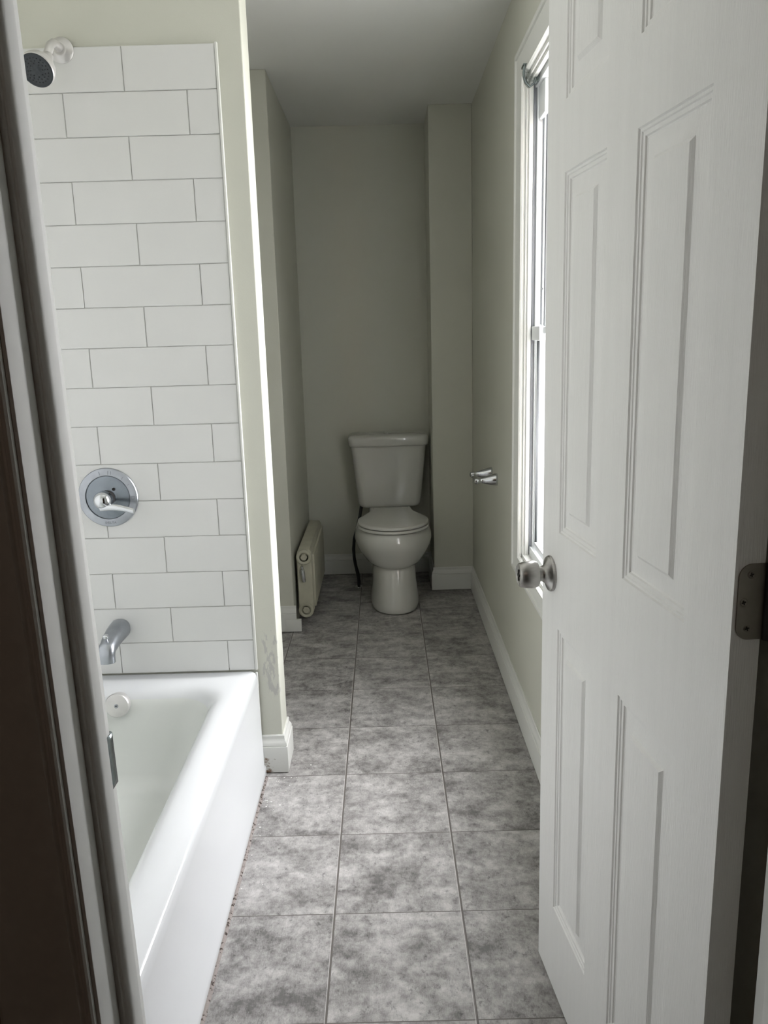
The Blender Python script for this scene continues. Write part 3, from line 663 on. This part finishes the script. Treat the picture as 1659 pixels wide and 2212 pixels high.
# ------------------------------------------------------------------ toilet
def toilet():
    global toilet_thing
    t = thing('toilet', 'white two-piece toilet with closed round lid in the alcove', 'toilet', (.013, 4.5, 0), R(2.0)); toilet_thing = t
    n = 64
    def egg(z, hw, yf, yb, ef=2.0, eb=2.6, wy=None):
        # egg-shaped ring; widest point at wy
        wy = wy if wy is not None else (yf*.42+yb*.58)
        out = []
        for k in range(n):
            a = 2*math.pi*k/n; c, s = math.cos(a), math.sin(a)
            e_ = eb if s > 0 else ef; L = (yb-wy) if s > 0 else (wy-yf)
            out.append(Vector((hw*math.copysign(abs(c)**(2/e_), c), wy+L*math.copysign(abs(s)**(2/e_), s), z)))
        return out
    b = MB()
    S = [(0.004, .122, -.728, -.16, 2.3, 3, -.50), (.012, .126, -.733, -.15, 2.3, 3, -.50), (.030, .127, -.735, -.15, 2.3, 3, -.50), (.060, .124, -.727, -.16, 2.3, 3, -.50), (.100, .1175, -.715, -.17, 2.3, 3, -.50),
         (.150, .113, -.702, -.18, 2.3, 3, -.50), (.200, .111, -.690, -.18, 2.3, 3, -.50), (.229, .108, -.674, -.18, 2.3, 3, -.50), (.2292, .118, -.692, -.17, 2.2, 3, -.50), (.232, .126, -.697, -.17, 2.2, 3, -.50),
         (.248, .146, -.706, -.16, 2.15, 2.8, -.50), (.275, .164, -.716, -.15, 2.1, 2.8, -.50), (.300, .181, -.727, -.14, 2.05, 2.8, -.49), (.325, .193, -.735, -.14, 2.05, 2.8, -.48), (.350, .198, -.739, -.14, 2.05, 2.8, -.48),
         (.372, .196, -.735, -.14, 2.05, 2.8, -.48), (.392, .189, -.727, -.14, 2.05, 2.8, -.48), (.404, .182, -.720, -.14, 2.05, 2.8, -.48), (.409, .175, -.713, -.145, 2.05, 2.8, -.48)]
    b.rings([egg(*s) for s in S]); b.build('bowl', M['china'], t, angle=60)
    b = MB().box((-.115, -.235, .405), (.115, -.03, .440), .012, 3); b.build('tank_shelf', M['china'], t)
    def seat_outline(z, k, gr=0):
        pts = []
        cy = -.53; rx, ry = .181*k, .200*k
        for i in range(41):
            a = math.pi+math.pi*i/40
            pts.append(Vector((rx*math.cos(a), cy+ry*math.sin(a), z)))
        for x, y in ((.180, -.500), (.174, -.468), (.160, -.435), (.118, -.330), (.112, -.262)): pts.append(Vector((x*k, y+(1-k)*-.0, z)))
        for x, y in ((-.112, -.262), (-.118, -.330), (-.160, -.435), (-.174, -.468), (-.180, -.500)): pts.append(Vector((x*k, y, z)))
        return pts
    b = MB(); b.rings([seat_outline(z, k) for z, k in ((.4125, .955), (.413, .985), (.4145, .998), (.4245, 1.0), (.4265, .990), (.427, .955))]); b.build('seat', M['plastic'], t, angle=50)
    b = MB(); b.rings([seat_outline(z, k) for z, k in ((.4310, .955), (.4315, .985), (.4330, .998), (.4390, 1.0), (.4435, .994), (.4460, .975), (.4475, .90), (.4480, .5)) ]); b.build('seat_lid', M['plastic'], t, angle=50)
    for x in (-.075, .075):
        b = MB().box((x-.02, -.268, .412), (x+.02, -.235, .448), .006, 3); b.build('lid_hinge', M['plastic'], t)
    # tank: bowed front, narrower foot
    def tank(z, hw, yf, yb, r=.03, bow=.012):
        pts = rrect(0, (yf+yb)/2, hw, (yb-yf)/2, r, 8); out = []
        for x, y in pts:
            f = max(0, 1-(x/hw)**2)*(1 if y < (yf+yb)/2 else 0)
            out.append(Vector((x, y-bow*f, z)))
        return out
    b = MB(); L = [(.438, .148, -.185, -.035), (.440, .158, -.190, -.030), (.446, .167, -.195, -.026), (.460, .1725, -.198, -.022), (.50, .177, -.200, -.020), (.60, .187, -.202, -.018), (.70, .197, -.204, -.016), (.776, .2035, -.206, -.015)]
    b.rings([tank(*a, .036) for a in L]); b.build('tank', M['china'], t, angle=60)
    b = MB(); L = [(.777, .208, -.212, -.010), (.779, .213, -.217, -.006), (.786, .2165, -.221, -.004), (.815, .2185, -.224, -.003), (.826, .2170, -.222, -.004), (.833, .211, -.215, -.010), (.837, .200, -.203, -.020), (.8385, .12, -.13, -.06)]
    b.rings([tank(*a, .034, .016) for a in L]); b.build('tank_lid', M['china'], t, angle=60)
    b = MB().lathe([(.0, .0), (.024, 0), (.024, .003), (.021, .0055), (.001, .006)], (-.002, -.125, .8375), (0, 0, 1), 32); b.build('flush_button', M['chrome'], t)
toilet()

def hose():
    inv = rel(toilet_thing)
    pts = [(-.166, 4.262, .0), (-.164, 4.262, .03), (-.169, 4.265, .075), (-.180, 4.27, .12), (-.187, 4.28, .165), (-.189, 4.29, .21), (-.184, 4.30, .26), (-.168, 4.32, .32), (-.15, 4.35, .38), (-.14, 4.38, .437)]
    P = []
    for i in range(len(pts)-1):
        a, c = Vector(pts[i]), Vector(pts[i+1])
        for k in range(3): P.append(a.lerp(c, k/3))
    P.append(Vector(pts[-1]))
    b = MB().tube(P, [.0085+.0012*((i//2) % 2)*(1 if i < 9 else .3) for i in range(len(P))], 16); t = b.build('supply_hose', M['black'], toilet_thing, mtx=inv, label='black flexible water hose')
    b = MB().lathe([(.022, 0), (.021, .003), (.011, .006), (.0, .006)], (-.166, 4.262, .0), (0, 0, 1), 28); b.build('floor_flange', M['chrome'], t, mtx=inv)
hose()

# ------------------------------------------------------------------ radiator
def radiator():
    x0, x1, y0, y1, z0, z1 = -.436, -.362, 3.66, 4.31, .044, .384
    t = thing('radiator', 'small aged cream panel radiator low on the alcove wall', 'radiator', ((x0+x1)/2, (y0+y1)/2, z0)); inv = rel(t)
    xc = (x0+x1)/2; r = .037
    def sec(y, k=0):
        pts = []
        for i in range(13):
            a = math.pi*i/12; pts.append((xc+r*math.cos(a)*(1-k), z1-r+ (r-.006)*min(1, math.sin(a)*1.35)*(1-k)))
        for i in range(13):
            a = math.pi+math.pi*i/12; pts.append((xc+r*math.cos(a)*(1-k), z0+r+r*math.sin(a)*(1-k)))
        return [Vector((x, y, z)) for x, z in pts]
    b = MB(); b.rings([sec(y0+.012, .10), sec(y0+.016, .0), sec(y1-.016, 0), sec(y1-.012, .1)])
    b.box((x1-.006, y0+.03, z0+.045), (x1+.010, y1-.03, z1-.035), .004)
    b.build('panel', M['radcream'], t, mtx=inv, angle=40)
    # end plate
    b = MB(); b.prism([(x0+.004, z0+.050), (x1-.001, z0+.050), (x1-.001, z1-.030), (x0+.004, z1-.030)], 'y', y0+.002, y0+.020); b.build('end_plate', M['radcream'], t, mtx=inv, bevel=.002)
    for zc in (z1-.040, z0+.037):
        b = MB().lathe([(.036, -.010), (.0365, .008), (.034, .012), (.027, .013), (.0225, .011), (.0205, .002), (.0, .002)], (xc, y0+.004, zc), (0, -1, 0), 40); p_ = b.build('pipe_cap', M['radcream'], t, mtx=inv, angle=30)
        b = MB().lathe([(.0165, .001), (.0165, .013), (.014, .016), (.0, .016)], (xc, y0+.004, zc), (0, -1, 0), 6); b.build('hex_plug', M['radcream'], p_, mtx=inv, angle=20)
    # bleed valve hanging on the end plate
    o = Vector((xc-.010, y0-.008, .302)); d = Vector((.09, 0, -1)).normalized()
    b = MB().lathe([(.004, 0), (.0055, .002), (.0055, .012), (.009, .014), (.0098, .020), (.0098, .066), (.0088, .074), (.007, .078), (.0, .079)], o, d, 24); b.build('bleed_valve', M['chrome'], t, mtx=inv)
    for fy in (y0+.22, y1-.10):
        b = MB(); b.box((x0+.006, fy, 0), (x0+.030, fy+.025, z0+.02)); b.build('foot', M['radcream'], t, mtx=inv)
radiator()

# ------------------------------------------------------------------ toilet paper holder
def tp():
    t = thing('toilet_paper_holder', 'empty chrome toilet paper holder on the wall right of the toilet', 'toilet paper holder', (XR, 3.34, .765)); inv = rel(t)
    tips = []
    for y in (3.265, 3.425):
        o = (XR, y, .765); ax = Vector((-1, 0, -.06)).normalized()
        b = MB().lathe([(.0255, -.001), (.0260, .002), (.0250, .010), (.0215, .028), (.0165, .046), (.0125, .060), (.0118, .068), (.0128, .076), (.0135, .084), (.0120, .092), (.007, .0965), (.0, .098)], o, ax, 40)
        b.build('post', M['chrome'], t, mtx=inv); tips.append(Vector(o)+ax*.082)
    a, c = tips; b = MB().tube([a, a.lerp(c, .15), a.lerp(c, .2), a.lerp(c, .5), a.lerp(c, .8), a.lerp(c, .85), c], [.005, .005, .0085, .0085, .0085, .005, .005], 20); b.build('roller_bar', M['chrome'], t, mtx=inv)
tp()
